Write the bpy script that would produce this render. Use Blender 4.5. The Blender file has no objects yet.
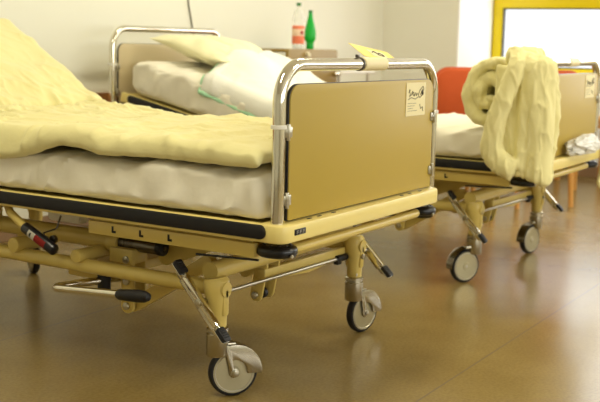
import bpy, bmesh, math, random
from mathutils import Vector, Matrix, noise

random.seed(7)
C = bpy.context.scene.collection
S = bpy.context.scene
PI = math.pi
V = Vector

# ------------------------------------------------------------------ helpers
def newbm():
    return bmesh.new()

def add_box(bm, c, s, bev=0.0, M=None, seg=2):
    t = bmesh.new()
    bmesh.ops.create_cube(t, size=1.0)
    for v in t.verts:
        v.co = V((v.co.x*s[0], v.co.y*s[1], v.co.z*s[2]))
    if bev > 0:
        bmesh.ops.bevel(t, geom=list(t.edges), offset=min(bev, min(s)*0.49), segments=seg, profile=0.5, affect='EDGES')
    T = Matrix.Translation(V(c)) @ (M.to_4x4() if M is not None else Matrix.Identity(4))
    merge(bm, t, T)

def merge(bm, t, T=None):
    if T is not None:
        bmesh.ops.transform(t, matrix=T, verts=t.verts)
    me = bpy.data.meshes.new('tmp')
    t.to_mesh(me)
    t.free()
    bm.from_mesh(me)
    bpy.data.meshes.remove(me)

def fillet(pts, r, n=8):
    """round the inner corners of a polyline"""
    pts = [V(p) for p in pts]
    out = [pts[0]]
    for i in range(1, len(pts)-1):
        a, b, c = pts[i-1], pts[i], pts[i+1]
        rr = r[i-1] if isinstance(r, (list, tuple)) else r
        d1 = (a-b).normalized(); d2 = (c-b).normalized()
        ang = d1.angle(d2)
        t = rr/math.tan(ang/2)
        t = min(t, (a-b).length*0.49, (c-b).length*0.49)
        rr2 = t*math.tan(ang/2)
        cen = b + (d1+d2).normalized()*(rr2/math.sin(ang/2))
        p0 = b+d1*t; p1 = b+d2*t
        v0 = p0-cen; v1 = p1-cen
        tot = v0.angle(v1); ax = v0.cross(v1).normalized()
        for k in range(n+1):
            out.append(cen + Matrix.Rotation(tot*k/n, 3, ax) @ v0)
    out.append(pts[-1])
    return out

def add_tube(bm, pts, r, seg=16, cap=True, flat=1.0, up=None):
    """r: number or list. flat scales the second cross axis"""
    pts = [V(p) for p in pts]
    n = len(pts)
    rs = r if isinstance(r, (list, tuple)) else [r]*n
    d0 = (pts[1]-pts[0]).normalized()
    u = V(up) if up is not None else (V((0, 0, 1)) if abs(d0.z) < 0.9 else V((1, 0, 0)))
    nrm = (u - d0*u.dot(d0)).normalized()
    rings = []
    for i in range(n):
        if i == 0: d = d0
        elif i == n-1: d = (pts[-1]-pts[-2]).normalized()
        else: d = ((pts[i+1]-pts[i]).normalized()+(pts[i]-pts[i-1]).normalized()).normalized()
        nrm = (nrm - d*nrm.dot(d)).normalized()
        b = d.cross(nrm)
        rings.append([bm.verts.new(pts[i] + nrm*(math.cos(2*PI*k/seg)*rs[i]) + b*(math.sin(2*PI*k/seg)*rs[i]*flat)) for k in range(seg)])
    for i in range(n-1):
        for k in range(seg):
            bm.faces.new((rings[i][k], rings[i][(k+1) % seg], rings[i+1][(k+1) % seg], rings[i+1][k]))
    if cap:
        bm.faces.new(list(reversed(rings[0]))); bm.faces.new(rings[-1])

def add_cyl(bm, p0, p1, r, seg=24, bev=0.0):
    p0 = V(p0); p1 = V(p1); d = (p1-p0).normalized()
    if bev > 0:
        L = (p1-p0).length; b = min(bev, L*0.45, r*0.9)
        ps = [p0, p0+d*b*0.3, p0+d*b, p1-d*b, p1-d*b*0.3, p1]
        rr = [r-b, r-b*0.3, r, r, r-b*0.3, r-b]
        add_tube(bm, ps, rr, seg)
    else:
        add_tube(bm, [p0, p1], r, seg)

def add_lathe(bm, prof, o=(0, 0, 0), axis=(0, 0, 1), seg=28):
    """prof: (radius, height) list"""
    o = V(o); ax = V(axis).normalized()
    add_tube_rs = [max(p[0], 1e-4) for p in prof]
    u = V((1, 0, 0)) if abs(ax.x) < 0.9 else V((0, 1, 0))
    a = (u-ax*u.dot(ax)).normalized(); b = ax.cross(a)
    rings = []
    for (rr, h) in prof:
        rr = max(rr, 1e-4)
        rings.append([bm.verts.new(o+ax*h+a*(math.cos(2*PI*k/seg)*rr)+b*(math.sin(2*PI*k/seg)*rr)) for k in range(seg)])
    for i in range(len(rings)-1):
        for k in range(seg):
            bm.faces.new((rings[i][k], rings[i][(k+1) % seg], rings[i+1][(k+1) % seg], rings[i+1][k]))
    bm.faces.new(list(reversed(rings[0]))); bm.faces.new(rings[-1])

def add_prism(bm, outline, o, ax_u, ax_v, depth, bev=0.0, holes=None):
    """outline of (u,v), extruded by depth along u x v, centred"""
    o = V(o); au = V(ax_u).normalized(); av = V(ax_v).normalized(); w = au.cross(av)
    t = bmesh.new()
    vs = [t.verts.new(o+au*p[0]+av*p[1]-w*depth/2) for p in outline]
    f = t.faces.new(vs)
    r = bmesh.ops.extrude_face_region(t, geom=[f])
    nv = [g for g in r['geom'] if isinstance(g, bmesh.types.BMVert)]
    bmesh.ops.translate(t, verts=nv, vec=w*depth)
    bmesh.ops.recalc_face_normals(t, faces=t.faces)
    if bev > 0:
        es = [e for e in t.edges if len(e.link_faces) == 2 and e.link_faces[0].normal.angle(e.link_faces[1].normal) > 0.9]
        bmesh.ops.bevel(t, geom=es, offset=bev, segments=2, profile=0.5, affect='EDGES')
    merge(bm, t)

def rrect(w, h, r, n=6, cx=0, cy=0):
    rs = r if isinstance(r, (list, tuple)) else [r]*4   # order: TR TL BL BR
    out = []
    for (sx, sy, a0, rr) in ((1, 1, 0, rs[0]), (-1, 1, PI/2, rs[1]), (-1, -1, PI, rs[2]), (1, -1, 1.5*PI, rs[3])):
        ccx = cx+sx*(w/2-rr); ccy = cy+sy*(h/2-rr)
        if rr <= 0: out.append((ccx, ccy)); continue
        for k in range(n+1):
            a = a0+PI/2*k/n
            out.append((ccx+rr*math.cos(a), ccy+rr*math.sin(a)))
    return out

def add_bar(bm, p0, p1, w, t, side=(1, 0, 0), bev=0.002, round_ends=True):
    """flat link plate between two points, thickness t along side"""
    p0 = V(p0); p1 = V(p1); d = (p1-p0); L = d.length; d.normalize()
    s = V(side); s = (s-d*s.dot(d)).normalized(); n = s.cross(d)
    o = (p0+p1)/2
    ol = rrect(L+(w if round_ends else 0), w, w*0.48 if round_ends else 0.0001, 6)
    add_prism(bm, ol, o, d, n, t, bev)

def obj(name, bm, m, parent=None, smooth=True, ang=35):
    bmesh.ops.recalc_face_normals(bm, faces=bm.faces)
    me = bpy.data.meshes.new(name)
    bm.to_mesh(me); bm.free()
    o = bpy.data.objects.new(name, me)
    C.objects.link(o)
    if m is not None: me.materials.append(m)
    if smooth:
        me.shade_smooth()
        me.set_sharp_from_angle(angle=math.radians(ang))
    if parent is not None: o.parent = parent
    return o

def obj_split(name, bm, m, parent=None, gap=.003):
    """one object per group of touching islands"""
    bm.verts.index_update(); bm.verts.ensure_lookup_table()
    seen = {}; isl = []
    for v in bm.verts:
        if v in seen: continue
        k = len(isl); st = [v]; seen[v] = k; grp = []
        while st:
            a = st.pop(); grp.append(a)
            for e in a.link_edges:
                b = e.other_vert(a)
                if b not in seen: seen[b] = k; st.append(b)
        lo = [min(a.co[i] for a in grp) for i in range(3)]; hi = [max(a.co[i] for a in grp) for i in range(3)]
        isl.append((lo, hi))
    par = list(range(len(isl)))
    def find(i):
        while par[i] != i: i = par[i]
        return i
    for i in range(len(isl)):
        for j in range(i):
            if all(isl[i][0][q]-gap <= isl[j][1][q] and isl[j][0][q]-gap <= isl[i][1][q] for q in range(3)):
                par[find(i)] = find(j)
    out = []
    idx = [find(seen[v]) for v in bm.verts]
    for r in sorted(set(idx)):
        b2_ = bm.copy(); b2_.verts.ensure_lookup_table()
        bmesh.ops.delete(b2_, geom=[b2_.verts[i] for i, q in enumerate(idx) if q != r], context='VERTS')
        out.append(obj(name, b2_, m, parent))
    bm.free()
    return out

def tag(o, label, cat, group=None, kind=None):
    if label: o['label'] = label
    if cat: o['category'] = cat
    if group: o['group'] = group
    if kind: o['kind'] = kind
    return o

def thing(name, label, cat, loc=(0, 0, 0), rz=0, group=None):
    o = bpy.data.objects.new(name, None)
    o.empty_display_size = 0.1
    C.objects.link(o)
    o.location = loc; o.rotation_euler = (0, 0, rz)
    return tag(o, label, cat, group)

def struct(name, bm, m, parent=None, smooth=False):
    o = obj(name, bm, m, parent, smooth)
    if parent is None: o['kind'] = 'structure'
    return o

# ------------------------------------------------------------------ materials
def srgb(r, g, b):
    f = lambda c: (c/255/12.92) if c/255 <= 0.04045 else ((c/255+0.055)/1.055)**2.4
    return (f(r), f(g), f(b), 1)

def mat(name, col, rough=0.5, metal=0.0, spec=0.5, var=0.0, vscale=6, bump=0.0, bscale=60, trans=0, sheen=0, coat=0, ior=1.5, stretch=None):
    m = bpy.data.materials.new(name); m.use_nodes = True
    nt = m.node_tree; b = nt.nodes['Principled BSDF']
    b.inputs['Base Color'].default_value = col
    b.inputs['Roughness'].default_value = rough
    b.inputs['Metallic'].default_value = metal
    b.inputs['Specular IOR Level'].default_value = spec
    b.inputs['IOR'].default_value = ior
    if trans: b.inputs['Transmission Weight'].default_value = trans
    if sheen:
        b.inputs['Sheen Weight'].default_value = sheen
        b.inputs['Sheen Roughness'].default_value = 0.5
    if coat:
        b.inputs['Coat Weight'].default_value = coat; b.inputs['Coat Roughness'].default_value = 0.08
    tc = nt.nodes.new('ShaderNodeTexCoord')
    mp = nt.nodes.new('ShaderNodeMapping'); nt.links.new(tc.outputs['Object'], mp.inputs['Vector'])
    if stretch: mp.inputs['Scale'].default_value = stretch
    if var > 0:
        n = nt.nodes.new('ShaderNodeTexNoise'); n.inputs['Scale'].default_value = vscale; n.inputs['Detail'].default_value = 5
        nt.links.new(mp.outputs['Vector'], n.inputs['Vector'])
        mx = nt.nodes.new('ShaderNodeMix'); mx.data_type = 'RGBA'
        mx.inputs['A'].default_value = tuple(c*(1-var) for c in col[:3])+(1,)
        mx.inputs['B'].default_value = tuple(min(1, c*(1+var)) for c in col[:3])+(1,)
        nt.links.new(n.outputs['Fac'], mx.inputs['Factor'])
        nt.links.new(mx.outputs['Result'], b.inputs['Base Color'])
    if bump > 0:
        n2 = nt.nodes.new('ShaderNodeTexNoise'); n2.inputs['Scale'].default_value = bscale; n2.inputs['Detail'].default_value = 4
        nt.links.new(mp.outputs['Vector'], n2.inputs['Vector'])
        bp = nt.nodes.new('ShaderNodeBump'); bp.inputs['Strength'].default_value = bump; bp.inputs['Distance'].default_value = 0.01
        nt.links.new(n2.outputs['Fac'], bp.inputs['Height'])
        nt.links.new(bp.outputs['Normal'], b.inputs['Normal'])
    return m

M = {}
M['cream'] = mat('shaded_cream_enamel', srgb(212, 188, 104), 0.32, 0, 0.5, 0.05, 9)  # darker cream copy, shade under the bed put into the colour
M['panel'] = mat('tan_laminate', srgb(184, 158, 68), 0.42, 0, 0.4, 0.03, 3)
M['chrome'] = mat('chrome', srgb(225, 220, 205), 0.09, 1.0, 0.5, 0.05, 12)
M['steel'] = mat('brushed_steel', srgb(190, 185, 170), 0.28, 1.0, 0.5, 0.08, 20)
M['dsteel'] = mat('dark_steel', srgb(110, 104, 96), 0.3, 1.0)
M['black'] = mat('black_rubber', srgb(22, 21, 24), 0.5, 0, 0.4, 0.2, 30)
M['blackp'] = mat('black_plastic', srgb(20, 20, 26), 0.28, 0, 0.5)
M['disc'] = mat('wheel_disc', srgb(176, 168, 138), 0.32, 0.75, 0.5, 0.05, 30)
M['castermetal'] = mat('worn_chrome', srgb(182, 176, 160), 0.2, 1.0, 0.5, 0.1, 40)
M['railcream'] = mat('lit_cream_enamel', srgb(240, 220, 138), 0.32, 0, 0.5, 0.04, 9)  # lighter cream copy, light on the rails put into the colour
M['headtan'] = mat('grey_tan_laminate', srgb(206, 190, 152), 0.42, 0, 0.4, 0.03, 3)
M['grey'] = mat('grey_plastic', srgb(150, 148, 140), 0.4)
M['white'] = mat('white_plastic', srgb(236, 232, 220), 0.4)
M['sheet'] = mat('white_sheet', srgb(244, 238, 220), 0.85, 0, 0.2, 0.03, 5, 0.25, 14, sheen=0.2)
M['duvet'] = mat('yellow_cotton', srgb(240, 231, 170), 0.85, 0, 0.2, 0.03, 5, 0.35, 22, sheen=0.25)
M['pillow'] = mat('pale_yellow_cotton', srgb(248, 243, 200), 0.85, 0, 0.2, 0.03, 5, 0.3, 16, sheen=0.25)
M['wcloth'] = mat('white_cotton', srgb(246, 245, 236), 0.85, 0, 0.2, 0.02, 5, 0.25, 16, sheen=0.2)
M['green_hem'] = mat('mint_hem', srgb(176, 226, 188), 0.8)
M['wall'] = mat('wall_paint', srgb(240, 239, 224), 0.8, 0, 0.2, 0.02, 2, 0.05, 120)
M['reveal'] = mat('window_lit_paint', srgb(248, 248, 246), 0.7, 0, 0.2, 0.01, 2)  # whiter than the walls, brightness from the window put into the colour
M['ceil'] = mat('ceiling_paint', srgb(245, 242, 232), 0.9)
M['yellow'] = mat('yellow_frame_paint', srgb(240, 216, 8), 0.35, 0, 0.5, 0.03, 6)
M['seal'] = mat('window_seal', srgb(70, 68, 60), 0.6)
M['wood'] = mat('oiled_wood', srgb(176, 120, 66), 0.45, 0, 0.4, 0.18, 5, stretch=(1, 8, 8))
M['birch'] = mat('orange_beech', srgb(206, 150, 78), 0.4, 0, 0.4, 0.12, 5, stretch=(8, 8, 1))
M['orange'] = mat('orange_upholstery', srgb(202, 88, 42), 0.7, 0, 0.3, 0.05, 20, 0.1, 200)
M['cabinet'] = mat('cabinet_laminate', srgb(152, 126, 62), 0.45, 0, 0.4, 0.03, 5)
M['cabcream'] = mat('cabinet_cream', srgb(236, 226, 196), 0.45)
M['base'] = mat('baseboard_paint', srgb(150, 120, 90), 0.4)
M['paper'] = mat('paper_sticker', srgb(238, 226, 178), 0.6)
M['ink'] = mat('ink', srgb(70, 60, 45), 0.6)
M['ypaper'] = mat('yellow_card', srgb(250, 226, 110), 0.5)
M['tape'] = mat('cream_tape', srgb(240, 226, 180), 0.5)
M['red'] = mat('red_label', srgb(170, 30, 25), 0.4)
M['labelw'] = mat('white_label', srgb(235, 230, 215), 0.4)
M['cord'] = mat('grey_cord', srgb(110, 104, 90), 0.5)
M['pink'] = mat('orange_pink_label', srgb(240, 130, 95), 0.5, 0, 0.4, 0.12, 40)
M['capg'] = mat('green_cap', srgb(20, 120, 50), 0.35)
M['handle'] = mat('metal_rim', srgb(200, 198, 190), 0.25, 1.0)

def glassy(name, col, rough=0.03, mixf=0.5, tr=(1, 1, 1, 1)):
    """thin clear plastic: transparent mixed with gloss"""
    m = bpy.data.materials.new(name); m.use_nodes = True
    nt = m.node_tree; nt.nodes.clear()
    o = nt.nodes.new('ShaderNodeOutputMaterial')
    t = nt.nodes.new('ShaderNodeBsdfTransparent'); t.inputs['Color'].default_value = tr
    p = nt.nodes.new('ShaderNodeBsdfPrincipled'); p.inputs['Base Color'].default_value = col
    p.inputs['Roughness'].default_value = rough
    x = nt.nodes.new('ShaderNodeMixShader'); x.inputs['Fac'].default_value = mixf
    nt.links.new(t.outputs[0], x.inputs[1]); nt.links.new(p.outputs[0], x.inputs[2]); nt.links.new(x.outputs[0], o.inputs['Surface'])
    return m
M['clear'] = glassy('clear_plastic', srgb(240, 244, 238), 0.05, 0.3)
M['greenglass'] = glassy('green_bottle_plastic', srgb(30, 190, 70), 0.08, 0.72, srgb(90, 235, 120))
M['glass'] = glassy('window_glass', srgb(240, 245, 245), 0.02, 0.06)
M['bag'] = glassy('thin_white_plastic', srgb(252, 251, 246), 0.4, 0.8)

def floor_mat():
    m = bpy.data.materials.new('polished_linoleum'); m.use_nodes = True
    nt = m.node_tree; b = nt.nodes['Principled BSDF']; N = nt.nodes.new; L = nt.links.new
    g = N('ShaderNodeNewGeometry')
    n1 = N('ShaderNodeTexNoise'); n1.inputs['Scale'].default_value = 3.0; n1.inputs['Detail'].default_value = 6; L(g.outputs['Position'], n1.inputs['Vector'])
    n2 = N('ShaderNodeTexNoise'); n2.inputs['Scale'].default_value = 90; n2.inputs['Detail'].default_value = 3; L(g.outputs['Position'], n2.inputs['Vector'])
    r1 = N('ShaderNodeValToRGB'); r1.color_ramp.elements[0].position = 0.3; r1.color_ramp.elements[0].color = srgb(136, 114, 64)
    r1.color_ramp.elements[1].position = 0.75; r1.color_ramp.elements[1].color = srgb(152, 130, 78)
    L(n1.outputs['Fac'], r1.inputs['Fac'])
    r2 = N('ShaderNodeValToRGB'); r2.color_ramp.elements[0].position = 0.35; r2.color_ramp.elements[0].color = (0.86, 0.84, 0.8, 1)
    r2.color_ramp.elements[1].position = 0.6; r2.color_ramp.elements[1].color = (1, 1, 1, 1)
    L(n2.outputs['Fac'], r2.inputs['Fac'])
    mx = N('ShaderNodeMix'); mx.data_type = 'RGBA'; mx.blend_type = 'MULTIPLY'; mx.inputs['Factor'].default_value = 1
    L(r1.outputs['Color'], mx.inputs['A']); L(r2.outputs['Color'], mx.inputs['B'])
    # welded sheet seams every 1.5 m running along the room
    sp = N('ShaderNodeSeparateXYZ'); L(g.outputs['Position'], sp.inputs[0])
    ad = N('ShaderNodeMath'); ad.operation = 'ADD'; ad.inputs[1].default_value = 10.0 + SEAM; L(sp.outputs['Y'], ad.inputs[0])
    md = N('ShaderNodeMath'); md.operation = 'MODULO'; md.inputs[1].default_value = 1.5; L(ad.outputs[0], md.inputs[0])
    lt = N('ShaderNodeMath'); lt.operation = 'LESS_THAN'; lt.inputs[1].default_value = 0.006; L(md.outputs[0], lt.inputs[0])
    m2 = N('ShaderNodeMix'); m2.data_type = 'RGBA'; m2.inputs['B'].default_value = srgb(120, 104, 78)
    L(lt.outputs[0], m2.inputs['Factor']); L(mx.outputs['Result'], m2.inputs['A']); L(m2.outputs['Result'], b.inputs['Base Color'])
    b.inputs['Roughness'].default_value = 0.2
    rr = N('ShaderNodeMapRange'); rr.inputs['To Min'].default_value = 0.2; rr.inputs['To Max'].default_value = 0.28
    L(n1.outputs['Fac'], rr.inputs['Value']); L(rr.outputs[0], b.inputs['Roughness'])
    bp = N('ShaderNodeBump'); bp.inputs['Strength'].default_value = 0.025; bp.inputs['Distance'].default_value = 0.01
    n3 = N('ShaderNodeTexNoise'); n3.inputs['Scale'].default_value = 14; n3.inputs['Detail'].default_value = 2; L(g.outputs['Position'], n3.inputs['Vector'])
    L(n3.outputs['Fac'], bp.inputs['Height']); L(bp.outputs['Normal'], b.inputs['Normal'])
    b.inputs['Specular IOR Level'].default_value = 0.6
    return m
SEAM = 0.77
M['floor'] = floor_mat()

# ------------------------------------------------------------------ cloth
def fbm(p, o=3):
    return noise.fractal(V(p), 1.0, 2.0, o, noise_basis='PERLIN_ORIGINAL')

def crease(x, y, z=0.0, s=1.0):
    """soft ridged folds, 0..1"""
    w = V((x, y, z))*s
    q = V((w.x+0.6*noise.noise(w*1.3+V((5, 1, 2))), w.y+0.6*noise.noise(w*1.3+V((9, 4, 7))), w.z))
    a = 1-abs(noise.noise(q))*2.2
    return max(0.0, a)**2

def cloth_slab(mid, thick, nu, nv, name, m, parent=None, wr=0.0, wfun=None, sub=1, ret_bm=False):
    """closed padded sheet. mid(u,v)->Vector, thick(u,v)->full thickness; u,v in 0..1"""
    P = [[mid(i/nu, j/nv) for j in range(nv+1)] for i in range(nu+1)]
    bm = bmesh.new()
    T = []; B = []
    for i in range(nu+1):
        rt = []; rb = []
        for j in range(nv+1):
            a = P[min(i+1, nu)][j]-P[max(i-1, 0)][j]
            b = P[i][min(j+1, nv)]-P[i][max(j-1, 0)]
            n = a.cross(b)
            n = n.normalized() if n.length > 1e-9 else V((0, 0, 1))
            u = i/nu; v = j/nv
            t = thick(u, v)/2
            p = P[i][j]
            w = wfun(u, v, p) if wfun else 0.0
            rt.append(bm.verts.new(p+n*(t+w)))
            if 0 < i < nu and 0 < j < nv:
                rb.append(bm.verts.new(p-n*(t-w*0.5)))
            else:
                rb.append(rt[-1])
        T.append(rt); B.append(rb)
    for i in range(nu):
        for j in range(nv):
            bm.faces.new((T[i][j], T[i+1][j], T[i+1][j+1], T[i][j+1]))
            q = (B[i][j+1], B[i+1][j+1], B[i+1][j], B[i][j])
            if len(set(q)) >= 3:
                try: bm.faces.new(q)
                except ValueError: pass
    if ret_bm: return bm
    o = obj(name, bm, m, parent, True, 180)
    if sub:
        md = o.modifiers.new('sub', 'SUBSURF'); md.levels = sub; md.render_levels = sub
    return o

def edge(u, v, eu, ev, p=0.5):
    """0 at the rim rising to 1 inside, elliptical profile"""
    a = min(u, 1-u)/eu; b = min(v, 1-v)/ev
    f = lambda t: math.sqrt(max(0.0, 1-(1-min(t, 1))**2))
    return f(a)*f(b)

def lerp(a, b, t): return a+(b-a)*t
def smooth(a, b, x):
    t = max(0, min(1, (x-a)/(b-a))); return t*t*(3-2*t)
def interp(tab, x):
    if x <= tab[0][0]: return tab[0][1]
    for (a, fa), (b, fb) in zip(tab, tab[1:]):
        if x <= b: return lerp(fa, fb, (x-a)/(b-a))
    return tab[-1][1]

# ------------------------------------------------------------------ camera
cam = bpy.data.cameras.new('camera'); co = bpy.data.objects.new('camera', cam); C.objects.link(co)
pitch, yaw, roll = 0.1497, 1.0204, 0.0225
fw = V((math.sin(yaw)*math.cos(pitch), math.cos(yaw)*math.cos(pitch), -math.sin(pitch)))
rt = V((math.cos(yaw), -math.sin(yaw), 0)); up = rt.cross(fw)
r2 = rt*math.cos(roll)+up*math.sin(roll); u2 = -rt*math.sin(roll)+up*math.cos(roll)
R = Matrix((r2, u2, -fw)).transposed()
co.matrix_world = Matrix.Translation(V((-2.4321, -1.5425, 1.0679))) @ R.to_4x4()
cam.sensor_width = 36; cam.lens = 36*1039/600; cam.clip_start = 0.05
cam.dof.use_dof = True; cam.dof.focus_distance = 3.05; cam.dof.aperture_fstop = 4.5
S.camera = co

# ------------------------------------------------------------------ room
XW, YB, XA = 5.65, 2.62, 6.39          # pier face, back wall, alcove window wall
X0, Y0, H = -6.0, -5.5, 3.1
def slab(name, a, b, m):
    bm = newbm(); add_box(bm, [(p+q)/2 for p, q in zip(a, b)], [abs(q-p) for p, q in zip(a, b)])
    return struct(name, bm, m)
slab('floor', (X0-.2, Y0-.2, -0.2), (XA+.3, YB+.2, 0), M['floor'])
slab('ceiling', (X0-.2, Y0-.2, H), (XA+.3, YB+.2, H+.2), M['ceil'])
slab('wall_back', (X0-.2, YB, 0), (XW+.02, YB+.2, H), M['wall'])
slab('wall_left', (X0-.2, Y0, 0), (X0, YB, H), M['wall'])
YR = 1.93
slab('wall_right_pier', (XW, YR, 0), (XA+.3, YB+.2, H), M['wall'])
# reveal on the pier's window side, window light put into its whiter colour
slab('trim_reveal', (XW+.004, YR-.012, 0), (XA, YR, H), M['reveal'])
SILL, TOP = 0.82, 2.75
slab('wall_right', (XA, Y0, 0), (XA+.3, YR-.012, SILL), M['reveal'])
slab('wall_right_lintel', (XA, Y0, TOP), (XA+.3, YR-.012, H), M['wall'])
# front wall with a wide opening of windows (behind the camera)
slab('wall_front', (X0-.2, Y0-.2, 0), (XA+.3, Y0, 0.9), M['wall'])
slab('wall_front_lintel', (X0-.2, Y0-.2, 2.6), (XA+.3, Y0, H), M['wall'])
slab('wall_front_pier', (X0-.2, Y0-.2, 0.9), (-3.5, Y0, 2.6), M['wall'])
slab('wall_front_pier', (3.5, Y0-.2, 0.9), (XA+.3, Y0, 2.6), M['wall'])

# windows on the right: yellow frames
def window(idx, ya, yb):
    t = bpy.data.objects.new('window_%d' % idx, None); C.objects.link(t); t['kind'] = 'structure'
    t.location = (XA+.06, (ya+yb)/2, SILL)
    h = TOP-SILL; w = abs(yb-ya)
    bm = newbm(); fwid = 0.085
    zt = 1.423-SILL       # underside of the transom
    add_box(bm, (0, -w/2+fwid/2, h/2), (.09, fwid, h), .006)
    add_box(bm, (0, w/2-fwid/2, h/2), (.09, fwid, h), .006)
    add_box(bm, (0, 0, .045), (.088, w-.01, .09), .006)
    add_box(bm, (0, 0, h-.045), (.088, w-.01, .09), .006)
    add_box(bm, (0, 0, zt+.075), (.088, w-.01, .15), .006)
    fr = obj('window_frame', bm, M['yellow'], t)
    bm = newbm()
    for z0, z1 in ((.09, zt), (zt+.15, h-.09)):
        for yy in (-w/2+fwid+.006, w/2-fwid-.006): add_box(bm, (-.01, yy, (z0+z1)/2), (.05, .014, z1-z0))
        for zz in (z0+.006, z1-.006): add_box(bm, (-.01, 0, zz), (.05, w-2*fwid, .014))
    obj('window_seal', bm, M['seal'], t)
    for z0, z1 in ((.09, zt), (zt+.15, h-.09)):
        bm = newbm(); add_box(bm, (.0, 0, (z0+z1)/2), (.006, w-2*fwid, z1-z0)); obj('window_pane', bm, M['glass'], t)
window(1, YR-.012, 0.45); window(2, 0.45, -1.05); window(3, -1.05, -2.55); window(4, -2.55, -4.05); window(5, -4.05, Y0+.02)
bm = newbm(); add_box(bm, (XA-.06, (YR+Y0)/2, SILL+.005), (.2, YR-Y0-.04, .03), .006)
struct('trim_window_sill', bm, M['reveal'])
bm = newbm(); add_box(bm, ((X0+XW)/2, YB-.008, .05), (XW-X0, .016, .1), .004); struct('baseboard_back', bm, M['base'])
bm = newbm(); add_box(bm, (XW-.008, (YR+YB)/2, .05), (.016, YB-YR, .1), .004); struct('baseboard_pier', bm, M['base'])
bm = newbm(); add_box(bm, (XA-.008, (YR+Y0)/2-.01, .05), (.016, YR-Y0-.03, .1), .004); struct('baseboard_right', bm, M['base'])
# wooden wall rail behind the bed heads
bm = newbm(); add_box(bm, (1.6, YB-.016, .70), (6.6, .032, .13), .006); struct('trim_wall_rail', bm, M['wood'])

# thin cord hanging on the wall
bm = newbm()
add_tube(bm, [(2.80, YB-.006, 2.6), (2.84, YB-.006, 2.0), (2.90, YB-.006, 1.45), (2.93, YB-.006, 1.3), (2.99, YB-.006, 1.08), (3.02, YB-.006, .9)], .0045, 8)
add_tube(bm, [(3.02, YB-.006, .9), (3.025, YB-.008, .84)], .009, 8)
tag(obj('hanging_cord', bm, M['cord']), 'thin grey cord hanging down the pale wall above the far bed head', 'cord')

# ------------------------------------------------------------------ bed
XL, XR = -0.075, 0.968
DZ = 0.573
def deck_line(hinge, ang):
    """function y -> (y', z') following the bent deck; s is distance from the foot"""
    def f(s, h=0.0):
        if s <= hinge: return V((0, s, DZ+h))
        # blend small radius around the hinge
        k = s-hinge; c, sn = math.cos(ang), math.sin(ang)
        w = min(1.0, k/0.12)
        return V((0, hinge+k*c-sn*h*w, DZ+k*sn+h*(1-w)+h*c*w))
    return f

def caster(parent, x, y, rot, label=None):
    """stem at x,y ; rot = direction (deg) in which the wheel trails"""
    a = math.radians(rot); d = V((math.cos(a), math.sin(a), 0)); n = V((-math.sin(a), math.cos(a), 0))
    Rw = 0.077; trail = 0.050
    st = V((x, y, 0)); wc = st+d*trail+V((0, 0, Rw))
    bm = newbm()
    add_lathe(bm, [(.026, -.026), (.032, -.025), (.034, -.022), (.034, .044), (.031, .047), (.031, .05), (.034, .053), (.034, .062), (.029, .066), (.016, .067)], st+V((0, 0, .156)))
    # fork sides reaching down to the axle
    pts = [(-.047, .088), (-.047, .104)]
    Ro = Rw+.010
    for k in range(15):
        an = math.radians(104-k*108/14); pts.append((math.cos(an)*Ro, math.sin(an)*Ro))
    for k in range(9):
        an = math.radians(-6+k*104/8); pts.append((math.cos(an)*.040, math.sin(an)*.040))
    pts += [(-.004, .016), (.008, .010), (.011, -.002), (.004, -.013), (-.008, -.015), (-.017, -.006), (-.019, .012), (-.026, .05)]
    add_prism(bm, pts, wc-n*.0225, d, (0, 0, 1), .0035, .0008)
    add_box(bm, wc+V((0, 0, .086))-d*.02, (.05, .034, .014), .003, Matrix((d, n, V((0, 0, 1)))).transposed())
    # curved top skin
    prevs = None
    arc = []
    for k in range(15):
        an = math.radians(112 - k*118/14)
        arc.append((math.cos(an)*(Rw+.0085), math.sin(an)*(Rw+.0085)))
    t = bmesh.new(); rows = []
    for (pu, pv) in arc:
        p = wc+d*pu+V((0, 0, pv))
        rows.append([t.verts.new(p+n*q) for q in (-.0225, -.012, 0, .012, .0225)])
    for i in range(len(rows)-1):
        for k in range(4): t.faces.new((rows[i][k], rows[i][k+1], rows[i+1][k+1], rows[i+1][k]))
    bmesh.ops.solidify(t, geom=list(t.faces), thickness=.003)
    merge(bm, t)
    f = obj('caster', bm, M['castermetal'], parent)
    # tyre
    bm = newbm()
    add_lathe(bm, [(.052, -.012), (.066, -.015), (.072, -.014), (.0762, -.008), (Rw, 0), (.0762, .008), (.072, .014), (.066, .015), (.052, .012)], wc, n, 48)
    obj('tyre', bm, M['black'], f)
    bm = newbm()
    add_lathe(bm, [(.006, -.0185), (.016, -.0185), (.018, -.0165), (.022, -.0165), (.05, -.0150), (.0655, -.0155), (.0665, -.012), (.0665, .012), (.0655, .0155), (.05, .0150), (.022, .0165), (.018, .0165), (.016, .0185), (.006, .0185)], wc, n, 40)
    wd_ = obj('wheel_disc', bm, M['disc'], f)
    bm = newbm()
    for s in (-1, 1): add_tube(bm, [wc+n*s*.0158+(d*math.cos(q*PI/16)+V((0, 0, 1))*math.sin(q*PI/16))*.060 for q in range(33)], .0016, 6, False)
    for s in (-1, 1): add_cyl(bm, wc+n*s*.0180, wc+n*s*.0200, .007, 16, .0008)
    obj('rim_ring', bm, M['steel'], f)
    bm = newbm()
    for s in (-1,):
        add_cyl(bm, wc+n*s*.0225, wc+n*s*.031, .009, 6, .001)
        add_cyl(bm, wc+n*s*.0185, wc+n*s*.0245, .013, 20, .001)
    obj_split('axle_bolt', bm, M['steel'], f)
    return f

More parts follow.
